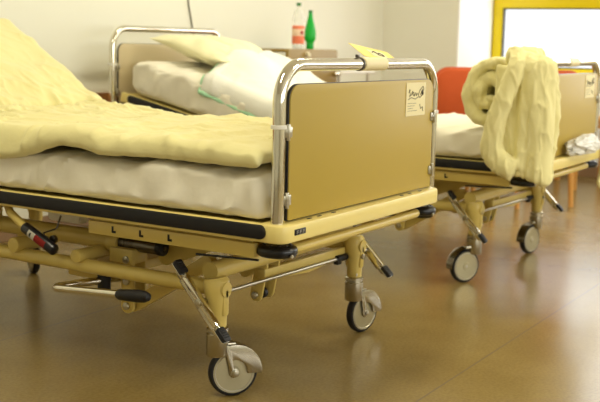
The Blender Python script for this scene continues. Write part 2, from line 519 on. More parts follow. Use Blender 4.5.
def pedal(parent, sx, y0, z0, y1, z1):
    x = -.024 if sx < 0 else .917+.037
    A = V((x, y0, z0)); B = V((x, y1, z1)); d = (B-A).normalized()
    mid = A.lerp(B, .5)
    nn = V((1, 0, 0)).cross(d); 
    if nn.z < 0: nn = -nn
    bm = newbm()
    add_bar(bm, A+d*.01, B-d*.01, .030, .008, (1, 0, 0), .0015)
    for s in (-1, 1):
        add_bar(bm, A.lerp(B, .12)+nn*s*.0135, A.lerp(B, .88)+nn*s*.0135, .004, .017, (1, 0, 0), .0005, False)
    # end plates
    for P, dd in ((A, -d), (B, d)):
        add_prism(bm, rrect(.056, .040, .008), P+nn*.004, dd, V((1, 0, 0)), .004, .001)
    lv = obj('brake_lever', bm, M['chrome'], parent)
    for P, dd in ((A, -d), (B, d)):
        bm = newbm()
        add_prism(bm, rrect(.048, .034, .008), P+nn*.011+dd*.004, dd, V((1, 0, 0)), .014, .004)
        for q in range(4):
            add_box(bm, P+nn*.0185+dd*(.004+(q-1.5)*.008), (.024, .003, .003), .0005, Matrix.Rotation(0, 3, 'X'))
        obj('pedal_pad', bm, M['black'], lv)
    bm = newbm()
    s = -1 if sx < 0 else 1
    add_cyl(bm, mid-V((s*.03, 0, 0)), mid+V((s*.012, 0, 0)), .009, 20, .001)
    add_cyl(bm, mid+V((s*.003, 0, 0)), mid+V((s*.010, 0, 0)), .013, 20, .002)
    obj('pivot_bolt', bm, M['steel'], lv)
    return lv

def end_board(parent, y, zbase, ztop, ptop, pbot, face, head=False):
    """chrome hoop, panel, clips. face=-1 panel sits towards -y"""
    r = .0185
    xa, xb = -.038, .965
    bm = newbm()
    path = fillet([(xa, y, zbase), (xa, y, ztop-r), (xb, y, ztop-r), (xb, y, zbase)], .105, 12)
    add_tube(bm, path, r, 28)
    hoop = obj('head_hoop' if head else 'foot_hoop', bm, M['chrome'], parent)
    for x in (xa, xb):
        bm = newbm(); zz = ptop-.115
        add_lathe(bm, [(r, -.006), (r+.004, -.005), (r+.0045, 0), (r+.004, .005), (r, .006)], (x, y, zz)); 
        obj('post_ring', bm, M['white'], hoop)
    # panel
    pa, pb = .000, .945
    w = pb-pa; h = ptop-pbot
    bm = newbm()
    add_prism(bm, rrect(w, h, [.045, .045, .006, .006], 8), ((pa+pb)/2, y+face*.004, (ptop+pbot)/2), (1, 0, 0), (0, 0, 1), .018, .003)
    pn = obj('head_panel' if head else 'foot_panel', bm, M['headtan'] if head else M['panel'], parent)
    bm = newbm()
    add_prism(bm, rrect(w+.006, h+.004, [.047, .047, .006, .006], 8), ((pa+pb)/2, y+face*.004, (ptop+pbot)/2), (1, 0, 0), (0, 0, 1), .010, .002)
    obj('panel_edging', bm, M['blackp'], pn)
    for x, s in ((xa, 1), (xb, -1)):
        for z in (ptop-.13, pbot+.06):
            bm = newbm()
            add_box(bm, (x+s*.030, y+face*.008, z), (.030, .020, .030), .003)
            add_box(bm, (x+s*.022, y+face*.018, z), (.010, .008, .046), .002)
            add_cyl(bm, (x+s*.030, y+face*.014, z), (x+s*.030, y+face*.020, z), .005, 16, .001)
            obj('panel_clip', bm, M['steel'], hoop)
    return hoop, pn

def bed(ox, oy, label, hinge, ang, headlift, w_rot, simple=False):
    t = thing('hospital_bed', label, 'bed', (ox, oy, 0), 0, 'wheeled hospital beds')
    dk = deck_line(hinge, ang)
    # ---- end boards
    hoop, pn = end_board(t, 0, .565, 1.03, .957, .577, -1)
    yh = 2.385
    end_board(t, yh, .40, 1.152, 1.05, .72, -1, True)
    # ---- end rail
    bm = newbm()
    ol = [(XL, .05)]
    for k in range(7):
        a = PI+PI/2*k/6; ol.append((XL+.035+.035*math.cos(a), -.01+.035*math.sin(a)))
    for k in range(7):
        a = 1.5*PI+PI/2*k/6; ol.append((XR-.035+.035*math.cos(a), -.01+.035*math.sin(a)))
    ol.append((XR, .05))
    add_prism(bm, ol, (0, 0, .5465), (1, 0, 0), (0, 1, 0), .051, .007)
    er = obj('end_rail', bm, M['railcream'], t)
    bm = newbm()      # small holes in the rail top
    for x in (.10, .155, .24, .70, .76, .84):
        add_prism(bm, rrect(.022, .008, .0035), (x, -.022, .5722), (1, 0, 0), (0, 1, 0), .002)
    obj_split('rail_slot', bm, M['black'], er)
    bm = newbm()
    add_box(bm, (.012, -.0455, .5495), (.058, .004, .017), .0015)
    bd = obj('badge', bm, M['blackp'], t)
    bm = newbm()
    for k in range(3):
        xx = -.004+k*.016
        add_box(bm, (xx-.004, -.0482, .5495), (.0018, .0014, .010))
        add_box(bm, (xx, -.0482, .5535), (.007, .0014, .0018)); add_box(bm, (xx, -.0482, .5495), (.006, .0014, .0018))
    obj('badge_mark', bm, M['grey'], bd)
    # head rail
    bm = newbm()
    add_box(bm, ((XL+XR)/2, yh-.06, .66), (XR-XL-.04, .05, .04), .01)
    for x in (.02, .87): add_box(bm, (x, yh-.055, .50), (.04, .04, .30), .006)
    add_box(bm, ((XL+XR)/2, yh, .42), (XR-XL-.02, .045, .045), .01)
    obj('head_rail', bm, M['cream'], t)
    # ---- side rails and black strips following deck
    Lt = 2.31
    for x, s in ((XL, -1), (XR, 1)):
        bm = newbm(); bs = newbm()
        ss = [.045, hinge, Lt]
        for a, b in ((.045, hinge), (hinge, Lt)):
            pa = dk(a, -.026); pb = dk(b-.001 if b == hinge else b, -.026)
            if a == hinge: pa = V((0, hinge, DZ-.026))
            for (w, th, dz_, bmm, xo, bv) in ((.051, .030, 0, bm, x-s*.016, .005), ):
                d = (pb-pa); ln = d.length; d.normalize()
                up_ = V((1, 0, 0)).cross(d)
                add_prism(bmm, rrect(ln+.004, w, .004, 2), (pa+pb)/2+V((xo, 0, 0)), d, up_, th, bv)
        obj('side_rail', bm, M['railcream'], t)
        segs = []
        pa = dk(.012 if True else 0, -.022)
        path_pts = [V((0, .012, DZ-.022)), V((0, hinge, DZ-.022)), dk(Lt-.05, -.022)]
        for (a, b) in ((0, 1), (1, 2)):
            A = path_pts[a]; B = path_pts[b]; d = (B-A); ln = d.length; d.normalize(); up_ = V((1, 0, 0)).cross(d)
            add_prism(bs, rrect(ln, .040, .0195, 8), (A+B)/2+V((x+s*.001, 0, 0)), d, up_, .012, .003)
        obj('bumper_strip', bs, M['black'], t)
    # ---- deck
    bm = newbm()
    for a, b in ((.05, hinge-.01), (hinge+.01, Lt-.01)):
        pa = V((0, a, DZ-.014)) if a < hinge else V((0, hinge+.01, DZ-.014+.002)); pb = V((0, b, DZ-.014)) if b < hinge else dk(b, -.014)
        d = pb-pa; ln = d.length; d.normalize(); up_ = V((1, 0, 0)).cross(d)
        add_prism(bm, [(-ln/2, -.008), (ln/2, -.008), (ln/2, .008), (-ln/2, .008)], (pa+pb)/2+V(((XL+XR)/2, 0, 0)), d, up_, XR-XL-.06)
    obj('mattress_deck', bm, M['cream'], t)
    # inner sub-frame under the deck
    bm = newbm()
    for x in (.05, .86):
        add_box(bm, (x, 1.15, .518), (.035, 2.1, .04), .006)
    obj_split('frame_beam', bm, M['cream'], t)
    for y in (.13, .5, .95, 1.35, 1.8, 2.15):
        bm = newbm(); add_box(bm, (.455, y, .505), (.77, .045, .025), .006); obj('cross_slat', bm, M['cream'], t)
    bm = newbm()
    for x in (.25, .66): add_bar(bm, (x, .08, .495), (x, .45, .43), .05, .02)
    add_box(bm, (.455, 2.1, .48), (.6, .05, .06), .006)
    obj_split('frame_stay', bm, M['cream'], t)
    # struts carrying the raised back section
    if ang > 0.3:
        bm = newbm()
        for x in (.15, .78): add_bar(bm, (x, 1.75, .5), (x, dk(2.0, -.03).y-.02, dk(2.0, -.03).z), .035, .02)
        obj_split('backrest_strut', bm, M['cream'], t)
    # ---- accessory bars with slots
    for s, x in ((-1, -.034), (1, .926)):
        bm = newbm()
        add_box(bm, (x, .385, .4885), (.022, .63, .042), .004)
        add_box(bm, (x+.006*s*-1, .385, .516), (.01, .60, .03))
        ab = obj('accessory_rail', bm, M['cream'], t)
        bm = newbm()
        for y in (.598, .488, .378):
            xx = x+s*.0112
            add_box(bm, (xx, y, .490), (.002, .007, .020)); add_box(bm, (xx, y-.006, .483), (.002, .013, .007))
        obj_split('rail_notch', bm, M['black'], ab)
        bm = newbm()
        add_tube(bm, [(x+s*.004, .28, .452), (x+s*.004, .06, .462)], .0035, 8)
        obj('guide_wire', bm, M['black'], t)
    # ---- lower end tube and corner bumpers
    bm = newbm()
    add_tube(bm, fillet([(.03, .30, .485), (.03, .0, .487), (.90, .0, .487), (.90, .30, .485)], .05, 8), .0145, 18)
    add_tube(bm, [(.03, .30, .485), (.03, .6, .49)], .0145, 18); add_tube(bm, [(.90, .30, .485), (.90, .6, .49)], .0145, 18)
    obj('lower_end_tube', bm, M['cream'], t)
    for x in (.004, .945):
        bm = newbm()
        t2 = bmesh.new()
        add_lathe(t2, [(.02, -.019), (.045, -.019), (.052, -.014), (.0545, -.005), (.0545, .004), (.051, .012), (.042, .018), (.030, .0185), (.026, .0165), (.004, .0165)], (0, 0, 0), (0, 0, 1), 36)
        merge(bm, t2, Matrix.Translation(V((x, .025, .489))) @ Matrix.Diagonal(V((1.0, 1.12, .9, 1))))
        for k in range(10):
            a = 2*PI*k/10
            add_box(bm, (x+.036*math.cos(a), .025+.04*math.sin(a), .506), (.006, .006, .004), .001)
        b_ = obj('corner_bumper', bm, M['blackp'], t)
        bm = newbm(); add_cyl(bm, (x-.02, -.034, .48), (x-.02, -.040, .48), .006, 12, .001); obj('bumper_screw', bm, M['steel'], b_)
    # ---- chassis
    bm = newbm()
    for x in (.037, .893):
        add_tube(bm, [(x, .22, .338), (x, 1.93, .338)], .0235, 24)
    add_tube(bm, [(.037, .285, .385), (.893, .285, .385)], .029, 24)
    add_tube(bm, [(.037, 1.86, .375), (.893, 1.86, .375)], .029, 24)
    for x in (.037, .893):
        for y in (.255, 1.90):
            bb = bmesh.new()
            add_tube(bb, [(0, 0, .212), (0, 0, .24), (0, 0, .29), (0, .004, .33), (0, .006, .36), (0, .008, .370)], [.027, .028, .031, .038, .040, .034], 24)
            merge(bm, bb, Matrix.Translation(V((x, y, 0))))
            add_box(bm, (x, y, .30), (.03, .07, .09), .01)
    ch = obj('chassis_frame', bm, M['cream'], t)
    bm = newbm()
    add_cyl(bm, (.862, .228, .235), (.862, .226, .235), .006, 12)
    add_cyl(bm, (.890, .229, .300), (.890, .214, .300), .010, 16, .002)
    obj_split('leg_bolt', bm, M['steel'], ch)
    # ---- lift mechanism
    bm = newbm()
    for x in (.15, .78):
        add_tube(bm, [(x, .74, .405), (x, 2.0, .405)], .030, 24)
        add_cyl(bm, (x, .73, .405), (x, .775, .405), .036, 24, .003)
    obj_split('lift_tube', bm, M['cream'], t)
    for x in (.15, .78):
        bm = newbm()
        add_cyl(bm, (x, .57, .405), (x, .735, .405), .0235, 24, .002)
        for q in range(6): add_cyl(bm, (x, .735-.012*q, .405), (x, .729-.012*q, .405), .0248, 24, .001)
        cy = obj('lift_cylinder', bm, M['dsteel'], t)
        bm = newbm(); add_cyl(bm, (x, .552, .405), (x, .575, .405), .0255, 24, .003); 
        obj('cylinder_cap', bm, M['black'], cy)
        bm = newbm(); add_cyl(bm, (x, .549, .405), (x, .553, .405), .008, 6); obj('hex_socket', bm, M['dsteel'], cy)
    bm = newbm()
    add_bar(bm, (.115, .675, .36), (.115, .675, .205), .052, .012)
    add_bar(bm, (.175, .675, .36), (.175, .675, .205), .052, .012)
    add_box(bm, (.145, .70, .37), (.08, .10, .05), .006)
    lk = obj('pivot_bracket', bm, M['cream'], t); bm = newbm()
    add_bar(bm, (.145, .665, .205), (.145, .37, .385), .046, .03)
    add_bar(bm, (.79, .665, .205), (.79, .37, .385), .046, .03)
    add_bar(bm, (.79, .675, .36), (.79, .675, .205), .052, .012)
    obj_split('lift_arm', bm, M['cream'], t); bm = newbm()
    # diagonal upper arm
    add_bar(bm, (.20, .58, .37), (.20, .24, .50), .06, .02)
    add_bar(bm, (.73, .58, .37), (.73, .24, .50), .06, .02)
    obj_split('support_arm', bm, M['cream'], t); bm = newbm()
    # far-away link with pivot
    add_bar(bm, (.365, .315, .345), (.365, .335, .243), .046, .010)
    add_bar(bm, (.435, .315, .345), (.435, .335, .243), .046, .010)
    pl_ = obj_split('link_plate', bm, M['cream'], t); bm = newbm()
    ol = [(-.27, -.016), (.0, -.036), (.26, -.012), (.26, .018), (-.27, .020)]
    add_prism(bm, ol, (.62, .30, .315), (1, -.03, 0), (0, 0, 1), .03, .004)
    obj('cross_lever', bm, M['cream'], t); bm = newbm()
    add_box(bm, (.30, .88, .285), (.34, .16, .035), .006)
    add_box(bm, (.15, .90, .325), (.05, .08, .06), .006)
    obj('crank_mount', bm, M['cream'], t); bm = newbm()
    # gusset plates hanging from the deck frame
    add_prism(bm, [(-.12, .06), (.10, .06), (.05, -.05), (-.05, -.05)], (.16, .76, .46), (0, -1, 0), (0, 0, 1), .012, .002)
    add_prism(bm, [(-.12, .06), (.10, .06), (.05, -.05), (-.05, -.05)], (.78, .76, .46), (0, -1, 0), (0, 0, 1), .012, .002)
    obj_split('gusset_plate', bm, M['cream'], t); bm = newbm()
    add_box(bm, (.12, 1.34, .46), (.06, .10, .12), .01)
    add_cyl(bm, (.0, 1.085, .375), (.15, 1.085, .375), .026, 20, .004)
    add_cyl(bm, (.0, .80, .372), (.15, .80, .372), .022, 20, .004)
    add_tube(bm, [(.15, 1.2, .405), (.15, 1.2, .338), (.037, 1.2, .338)], .018, 14)
    obj_split('tube_fitting', bm, M['cream'], t)
    for (x, y, z) in ((.107, .675, .288), (.107, .675, .205), (.357, .335, .243), (.107, .675, .36)):
        bm = newbm()
        add_cyl(bm, (x+.002, y, z), (x-.008, y, z), .0125, 20, .002); add_cyl(bm, (x-.008, y, z), (x-.011, y, z), .007, 6, .001)
        obj('pivot_bolt', bm, M['steel'], lk)
    bm = newbm(); add_cyl(bm, (.39, .335, .243), (.41, .335, .243), .018, 20, .002); obj('pivot_bush', bm, M['black'], lk)
    # added pale block imitating a bright view through the underframe
    bm = newbm(); add_box(bm, (.13, .955, .480), (.05, .15, .055), .012)
    obj('bright_gap_block', bm, M['white'], t)
    # ---- brake rod
    bm = newbm(); add_tube(bm, [(.05, .262, .318), (.86, .275, .298)], .0062, 14); rd = obj('brake_rod', bm, M['steel'], t)
    bm = newbm(); add_cyl(bm, (.79, .274, .300), (.862, .275, .298), .0125, 16, .003); add_box(bm, (.80, .274, .292), (.03, .02, .026), .004)
    obj('rod_end', bm, M['black'], rd)
    # ---- casters
    for (x, y, k) in ((.037, .255, 0), (.893, .255, 1), (.037, 1.90, 2), (.893, 1.90, 3)):
        caster(t, x, y, w_rot[k])
    pedal(t, -1, .354, .392, .200, .215); pedal(t, 1, .314, .392, .160, .238)
    # ---- hand crank folded below the frame
    bm = newbm()
    add_tube(bm, fillet([(.18, .72, .285), (-.085, .83, .282), (-.098, .50, .308)], .03, 8), .0125, 18)
    ck = obj('hand_crank', bm, M['chrome'], t)
    bm = newbm(); A = V((-.097, .535, .305)); B = V((-.1, .405, .3155)); d = B-A
    add_tube(bm, [A, A+d*.08, A+d*.3, A+d*.6, A+d*.85, A+d*.97, B], [.011, .0165, .018, .0195, .018, .012, .005], 20)
    obj('crank_grip', bm, M['black'], ck)
    bm = newbm(); add_cyl(bm, (.09, .757, .245), (.09, .757, .32), .022, 20, .003); obj('crank_pivot', bm, M['black'], ck)
    # ---- release lever with black grip
    bm = newbm()
    add_tube(bm, fillet([(.05, 1.16, .50), (-.045, 1.045, .497), (-.06, .94, .447)], .02, 6), .0135, 16)
    lv = obj('release_lever', bm, M['cream'], t)
    bm = newbm(); A = V((-.060, .965, .460)); B = V((-.0635, .825, .398))
    add_cyl(bm, A, B, .0185, 24, .006); gp = obj('lever_grip', bm, M['blackp'], lv)
    d = (B-A).normalized(); nn = V((-1, 0, .05)).normalized(); pp = nn.cross(d).normalized()
    def strip(a, b, wd, m, nm):
        t3 = bmesh.new(); rows = []
        for q in range(5):
            rows.append([t3.verts.new(A+d*s_+(nn*math.cos(an)+pp*math.sin(an))*.0190) for s_ in (a, b) for an in [(-wd/2+wd*q/4)]])
        for q in range(4): t3.faces.new((rows[q][0], rows[q][1], rows[q+1][1], rows[q+1][0]))
        bmesh.ops.solidify(t3, geom=list(t3.faces), thickness=.0006)
        obj(nm, t3, m, lv)
    strip(.035, .068, 1.4, M['labelw'], 'grip_label'); strip(.068, .118, 1.4, M['red'], 'grip_label')
    strip(.045, .052, .8, M['blackp'], 'label_mark')
    # wire loop beside the lever
    bm = newbm(); add_tube(bm, fillet([(.0, .86, .50), (-.02, .86, .46), (-.02, .93, .435), (-.02, .90, .425)], .01, 4), .003, 8)
    add_lathe(bm, [(.008, -.008), (.014, -.006), (.014, .006), (.008, .008)], (-.03, .865, .425), (1, 0, 0), 16)
    obj('cable_loop', bm, M['dsteel'], lv)
    return t, pn, dk

def panel_sticker(pn, x0, x1, z0, z1, y):
    cx, cz = (x0+x1)/2, (z0+z1)/2; w, h = x1-x0, z1-z0
    bm = newbm(); add_prism(bm, rrect(w, h, .003), (cx, y, cz), (1, 0, 0), (0, 0, 1), .0012)
    st = obj('paper_label', bm, M['paper'], pn.parent); st['label'] = 'cream paper label with pencil scribbles'
    bm = newbm()
    random.seed(3)
    yy = y-.0014
    def stroke(pts, r=.0011):
        add_tube(bm, [(x0+w*a, yy, z0+h*b) for a, b in pts], r, 6)
    stroke([(.12, .70), (.16, .80), (.20, .66), (.15, .58), (.24, .63), (.30, .74), (.33, .64), (.38, .60)])
    stroke([(.36, .72), (.42, .60), (.47, .70), (.52, .60), (.56, .68)])
    stroke([(.10, .50), (.25, .56), (.45, .50), (.62, .57)])
    stroke([(.60, .62), (.70, .78), (.84, .88), (.90, .80), (.80, .62), (.70, .54), (.62, .60)])
    stroke([(.72, .62), (.82, .80)]); stroke([(.78, .58), (.88, .78)])
    stroke([(.80, .75), (.86, .70), (.84, .62), (.78, .66), (.82, .72), (.87, .66)], .002)
    stroke([(.70, .34), (.76, .20), (.84, .26), (.88, .12)], .0008)
    for k, (a, b) in enumerate(((.08, .5), (.08, .42), (.08, .34), (.08, .55))):
        z = .38-k*.075
        stroke([(a, z), (b, z)], .0006)
    obj('label_writing', bm, M['ink'], st)

b1, pn1, dk1 = bed(0, 0, 'nearest hospital bed, cream metal with tan foot panel, on the left side', 1.57, math.radians(31.5), 0, (-38, -12, 10, 60))
b2, pn2, dk2 = bed(1.968, -.021, 'second hospital bed, behind the nearest one, with rolled duvet over its foot end', 1.27, math.radians(12), 0, (150, 165, 100, 40))
panel_sticker(pn1, .722, .872, .836, .948, -.0142)
panel_sticker(pn2, .722, .872, .836, .948, -.0142)

# ------------------------------------------------------------------ mattresses
def mattress(ox, oy, dk, L, th, x0, x1, name_label, seed, y0=.035, hr=.035):
    nu, nv = 64, 150
    off = V((ox, oy, 0))
    bm = bmesh.new(); rows = []
    ncs = 64
    for j in range(nv+1):
        s = lerp(y0, L, j/nv)
        T = th(s)
        e = min(s-y0, L-s)
        er_ = .035 if s < 1 else hr
        sh = math.sqrt(max(0.0, 1-(1-min(1, e/er_))**2))
        ring = []
        hw = (x1-x0)/2; cx = (x0+x1)/2
        for k in range(ncs):
            a = 2*PI*k/ncs
            c, sn = math.cos(a), math.sin(a)
            p = .16
            ux = math.copysign(abs(c)**p, c); uz = math.copysign(abs(sn)**(.30), sn)
            # rounded rect cross-section, thinner at the ends
            xx = cx+ux*(hw-.03*(1-sh))
            hh = T/2+uz*T/2*((.72+.28*sh) if s < 1 else (.45+.55*sh))+(0 if s < 1 else .10*T*(1-sh))
            w = .004*fbm((xx*4+seed, s*4, hh*6), 3)
            w += .012*(crease((s+hh*1.5)*2.4+seed, hh*1.6+xx*1.2, seed, 2.0)-.2)+.007*(crease((s-hh*.9)*3.2, hh*2+xx+seed, 4, 2.6)-.2)
            sag = .006*crease(s*1.3+hh*2, hh*1.5, seed+3, 2.0) if uz < .8 else 0
            q = dk(s, hh+.001+(w if uz > -.9 else 0))
            ring.append(bm.verts.new(V((xx+(math.copysign(w*1.2+sag, c) if abs(ux) > .6 else 0), q.y, q.z))+off))
        rows.append(ring)
    for j in range(nv):
        for k in range(ncs):
            bm.faces.new((rows[j][k], rows[j][(k+1) % ncs], rows[j+1][(k+1) % ncs], rows[j+1][k]))
    bm.faces.new(list(reversed(rows[0]))); bm.faces.new(rows[-1])
    o = obj('mattress', bm, M['sheet'], None, True, 60)
    return tag(o, name_label, 'mattress')

mattress(0, 0, dk1, 2.30, lambda s: .136, -.055, .945, 'thick mattress in a white sheet on the nearest bed, yellow duvet on top', 1.0)
mattress(1.968, -.021, dk2, 2.29, lambda s: lerp(.130, .190, smooth(1.2, 1.9, s)), -.055, .945, 'white sheeted mattress on the second bed, its head end raised', 7.0, .035, .10)

# ------------------------------------------------------------------ duvet on the nearest bed
def duvet1():
    x0, x1 = -.088, .985
    L = 2.37
    tab = [(0, .736), (.27, .742), (.45, .742), (.62, .738), (.68, .752), (.77, .762), (.85, .730), (.94, .700), (1.06, .678), (1.3, .672)]
    def mid(u, v):
        s = lerp(.045, L, v); x = lerp(x0, x1, u)
        h = .145+.033+.006*(1-smooth(.5, .95, x))
        h += .016*fbm((x*1.6, s*1.8, 3.3), 2)*(1-smooth(1.5, 1.8, s)*.85)
        h += .020*math.exp(-((s-1.45)/.12)**2)*(.5+.5*math.sin(x*5+1))
        h += .012*math.exp(-((s-.72)/.10)**2)*(1-smooth(.15, .5, x))
        e = min((x-x0)/.040, 1)
        if e < 1 and s < 1.5:
            e = e*e*(3-2*e); h = lerp(interp(tab, s)-DZ, h, e)
        de = .985-x
        if de < .04: h -= (.04-de)*.8
        p = dk1(s, h)
        xx = x + (.007*math.sin(s*7)+.004*math.sin(s*19+1)-.010*math.exp(-((s-.76)/.07)**2))*(1 if u < .5 else .4)*max(0, 1-min(u, 1-u)*8)
        return V((xx, p.y+(.012*math.sin(x*9) if v < .03 else 0), p.z))
    def th(u, v):
        return .050*edge(u, v, .035, .018)*(1+.25*fbm((u*5, v*9, 1), 2))+.006
    def w(u, v, p):
        e = edge(u, v, .03, .015)
        k = 1.2-.35*smooth(1.5, 1.75, p.y)
        r = .010*(crease(p.x*.7, p.y*2.0, 0, 2.6)-.2)
        r += .008*(crease(p.x*2.0+p.y*.9, p.y*1.2-p.x*.6, 4, 3.6)-.2)
        r += .004*(crease(p.x*3+2, p.y*3+p.x, 9, 3.2)-.2)
        r += .012*(1-min(1, abs(p.x*.55+(p.y-1.12)+.10*math.sin(p.x*7))/.07))**2*(1 if 0 < p.x < .75 else 0)*0
        t_ = noise.noise(V((p.x*2.2, p.y*6, 3)))+.5*noise.noise(V((p.x*5+p.y*3, p.y*9, 8)))
        r += .006*t_*smooth(.4, 1.0, p.y)
        r += .014*smooth(1.0, 1.45, p.y)*(1-smooth(1.6, 1.9, p.y))*(crease(p.x*3-p.y, p.y*2+p.x*2, 3, 3.6)-.25)
        r -= .010*(crease(p.x*.8+.3*p.y, p.y*1.1, 12, 1.7)>.93)*0
        return r*e*k
    o = cloth_slab(mid, th, 190, 340, 'duvet', M['duvet'], None, wfun=w, sub=0)
    return tag(o, 'pale yellow duvet spread wide over the nearest bed and up its raised back', 'duvet')
duvet1()

# ------------------------------------------------------------------ rolled duvet over the foot of bed 2
def remesh_join(bms, name, m, vox=.007, wr=None):
    bm = bmesh.new()
    for b in bms: merge(bm, b)
    o = obj(name, bm, m, None, True, 180)
    bpy.context.view_layer.update()
    md = o.modifiers.new('r', 'REMESH'); md.mode = 'VOXEL'; md.voxel_size = vox; md.use_smooth_shade = True
    sm = o.modifiers.new('s', 'SMOOTH'); sm.factor = .5; sm.iterations = 3
    dg = bpy.context.evaluated_depsgraph_get()
    me = bpy.data.meshes.new_from_object(o.evaluated_get(dg))
    o.modifiers.clear(); old = o.data; o.data = me; bpy.data.meshes.remove(old)
    if not me.materials: me.materials.append(m)
    if wr:
        cs = [v.co.copy() for v in me.vertices]; ns = [v.normal.copy() for v in me.vertices]
        for v, c, n in zip(me.vertices, cs, ns): v.co = c+n*wr(c, n)
    me.shade_smooth()
    return o

def roll_duvet():
    bms = []
    cy, cz = .160, .862
    # spiral: from centre outwards, ends over the hoop and down the outside
    path = []
    turns = 1.75
    n = 90
    th_end = math.radians(75)       # outer end near the top right (towards -y)
    for k in range(n+1):
        q = k/n
        a = th_end + (1-q)*turns*2*PI
        rr = .018+.090*q
        path.append(V((0, cy-rr*1.10*math.cos(a), cz+rr*1.34*math.sin(a))))
    last = path[-1]
    tail_ = [(.035, 1.050), (0.0, 1.072), (-.045, 1.055), (-.072, 1.00), (-.082, .92), (-.085, .82), (-.088, .70), (-.090, .60), (-.088, .52), (-.080, .487)]
    full = path
    def P_spiral(q):
        f = q*(len(full)-1); i = min(int(f), len(full)-2); return full[i].lerp(full[i+1], f-i)
    def mid(u, v):
        p = P_spiral(v); x = lerp(1.895, 2.50, u)
        x += .02*fbm((v*9, u, 2), 2) if u < .1 else 0
        k = .010*fbm((x*4, p.y*6, p.z*6), 2)
        return V((x, p.y+k, p.z+k))
    def th(u, v): return .050*edge(u, v, .05, .03)
    bms.append(cloth_slab(mid, th, 50, 170, '', None, ret_bm=True))
    # main drape over the hoop: plan path wraps the corner
    plan = [(1.882, .005), (1.874, -.02), (1.876, -.055), (1.892, -.086), (1.915, -.099), (1.935, -.096), (1.955, -.099), (1.970, -.095)]
    def plan_at(u):
        f = u*(len(plan)-1); i = min(int(f), len(plan)-2); t = f-i
        return (lerp(plan[i][0], plan[i+1][0], t), lerp(plan[i][1], plan[i+1][1], t))
    def mid2(u, v):
        px, py = plan_at(u)
        zb = interp([(0, .57), (.25, .51), (.5, .488), (.8, .495), (1, .515)], u)
        zt = .99
        vv = v
        if vv < .18:      # over the top from inside
            t = vv/.18; a = PI*(1-t)*.5
            inx = lerp(px, max(px, 1.93), (1-t)); iny = lerp(py, .06, 1-t)
            return V((inx, iny, 1.012+.030*math.sin(PI*.5*t+.9)-.03*t))
        t = (vv-.18)/.82
        z = lerp(zt+.012, zb, t)
        fold = .011*math.sin(u*13+z*2.5)*smooth(0, .5, t)+.008*fbm((u*6, z*4, 1), 2)
        bulge = .012*math.sin(PI*t)+.012*smooth(.6, 1, t)
        nx, ny = (-1, 0) if u < .4 else (-.3, -.95)
        if u > .62: nx, ny = 0, -1
        return V((px+nx*(fold+bulge*.8), py+ny*(fold+bulge*.6), z))
    def th2(u, v): return .050*edge(u, v, .12, .05)+.004
    bms.append(cloth_slab(mid2, th2, 44, 80, '', None, ret_bm=True))
    # ribbon: thick fold slipping down the side of the bed
    cl = [(1.97, .075, 1.038, .038), (1.905, .030, 1.030, .034), (1.862, .022, .980, .032), (1.846, .045, .89, .033), (1.836, .075, .80, .036), (1.832, .095, .71, .042), (1.832, .098, .64, .046), (1.840, .060, .580, .048), (1.850, .00, .550, .05)]
    def c_at(v):
        f = v*(len(cl)-1); i = min(int(f), len(cl)-2); t = f-i; t = t
        p0 = cl[max(i-1, 0)]; p1 = cl[i]; p2 = cl[i+1]; p3 = cl[min(i+2, len(cl)-1)]
        return [0.5*((2*b)+(-a+c)*t+(2*a-5*b+4*c-d)*t*t+(-a+3*b-3*c+d)*t**3) for a, b, c, d in zip(p0, p1, p2, p3)]
    def mid3(u, v):
        a = c_at(v); b = c_at(min(1, v+.01)); c0 = c_at(max(0, v-.01))
        d = V((0, b[1]-c0[1], b[2]-c0[2])); d = d.normalized() if d.length > 0 else V((0, 0, -1))
        sd = V((0, -d.z, d.y))
        return V((a[0]-.012*math.cos((u-.5)*PI), a[1], a[2]))+sd*(u-.5)*2*a[3]
    def th3(u, v): return .074*edge(u, v, .45, .08)
    bms.append(cloth_slab(mid3, th3, 16, 70, '', None, ret_bm=True))
    bms.append(cloth_slab(lambda u, v: V((1.868+.006*math.sin(u*9+v*4)-.012*smooth(.6, .0, u)*0, lerp(.115, -.045, u), lerp(1.0, .560-.05*u, v))), lambda u, v: .026*edge(u, v, .15, .05), 20, 50, '', None, ret_bm=True))
    # bridging hump on the hoop, behind the front fold
    def mid4(u, v):
        x = lerp(1.92, 2.52, u); a = lerp(.10, -.045, v)
        return V((x, a, 1.044+.010*math.sin(PI*v)-.028*smooth(.25, .8, u)+.010*fbm((x*6, a*5, 8), 2)))
    def th4(u, v): return .045*edge(u, v, .08, .3)
    def mid5(u, v):     # part lying inside, behind the panel
        x = lerp(1.95, 2.50, u); z = lerp(1.04, .74, v)
        return V((x, .062+.01*math.sin(x*20), z-.02*u))
    bms.append(cloth_slab(lambda u, v: mid4(u*.20, v), th4, 30, 20, '', None, ret_bm=True))
    bms.append(cloth_slab(mid5, lambda u, v: .04*edge(u, v, .08, .08), 30, 20, '', None, ret_bm=True))
    def wr(c, n):
        r = .007*(crease(c.x*2, c.y*3, c.z*.8, 3.0)-.2)+.006*(crease(c.x*3+c.z, c.y*5, c.z*1.0, 6.0)-.2)+.002*fbm((c.x*20, c.y*20, c.z*10), 2)
        # puckers at seams
        return r
    o = remesh_join(bms, 'rolled_duvet', M['duvet'], .0055, wr)
    return tag(o, 'pale yellow duvet rolled up and slung over the foot of the second bed', 'duvet')
roll_duvet()

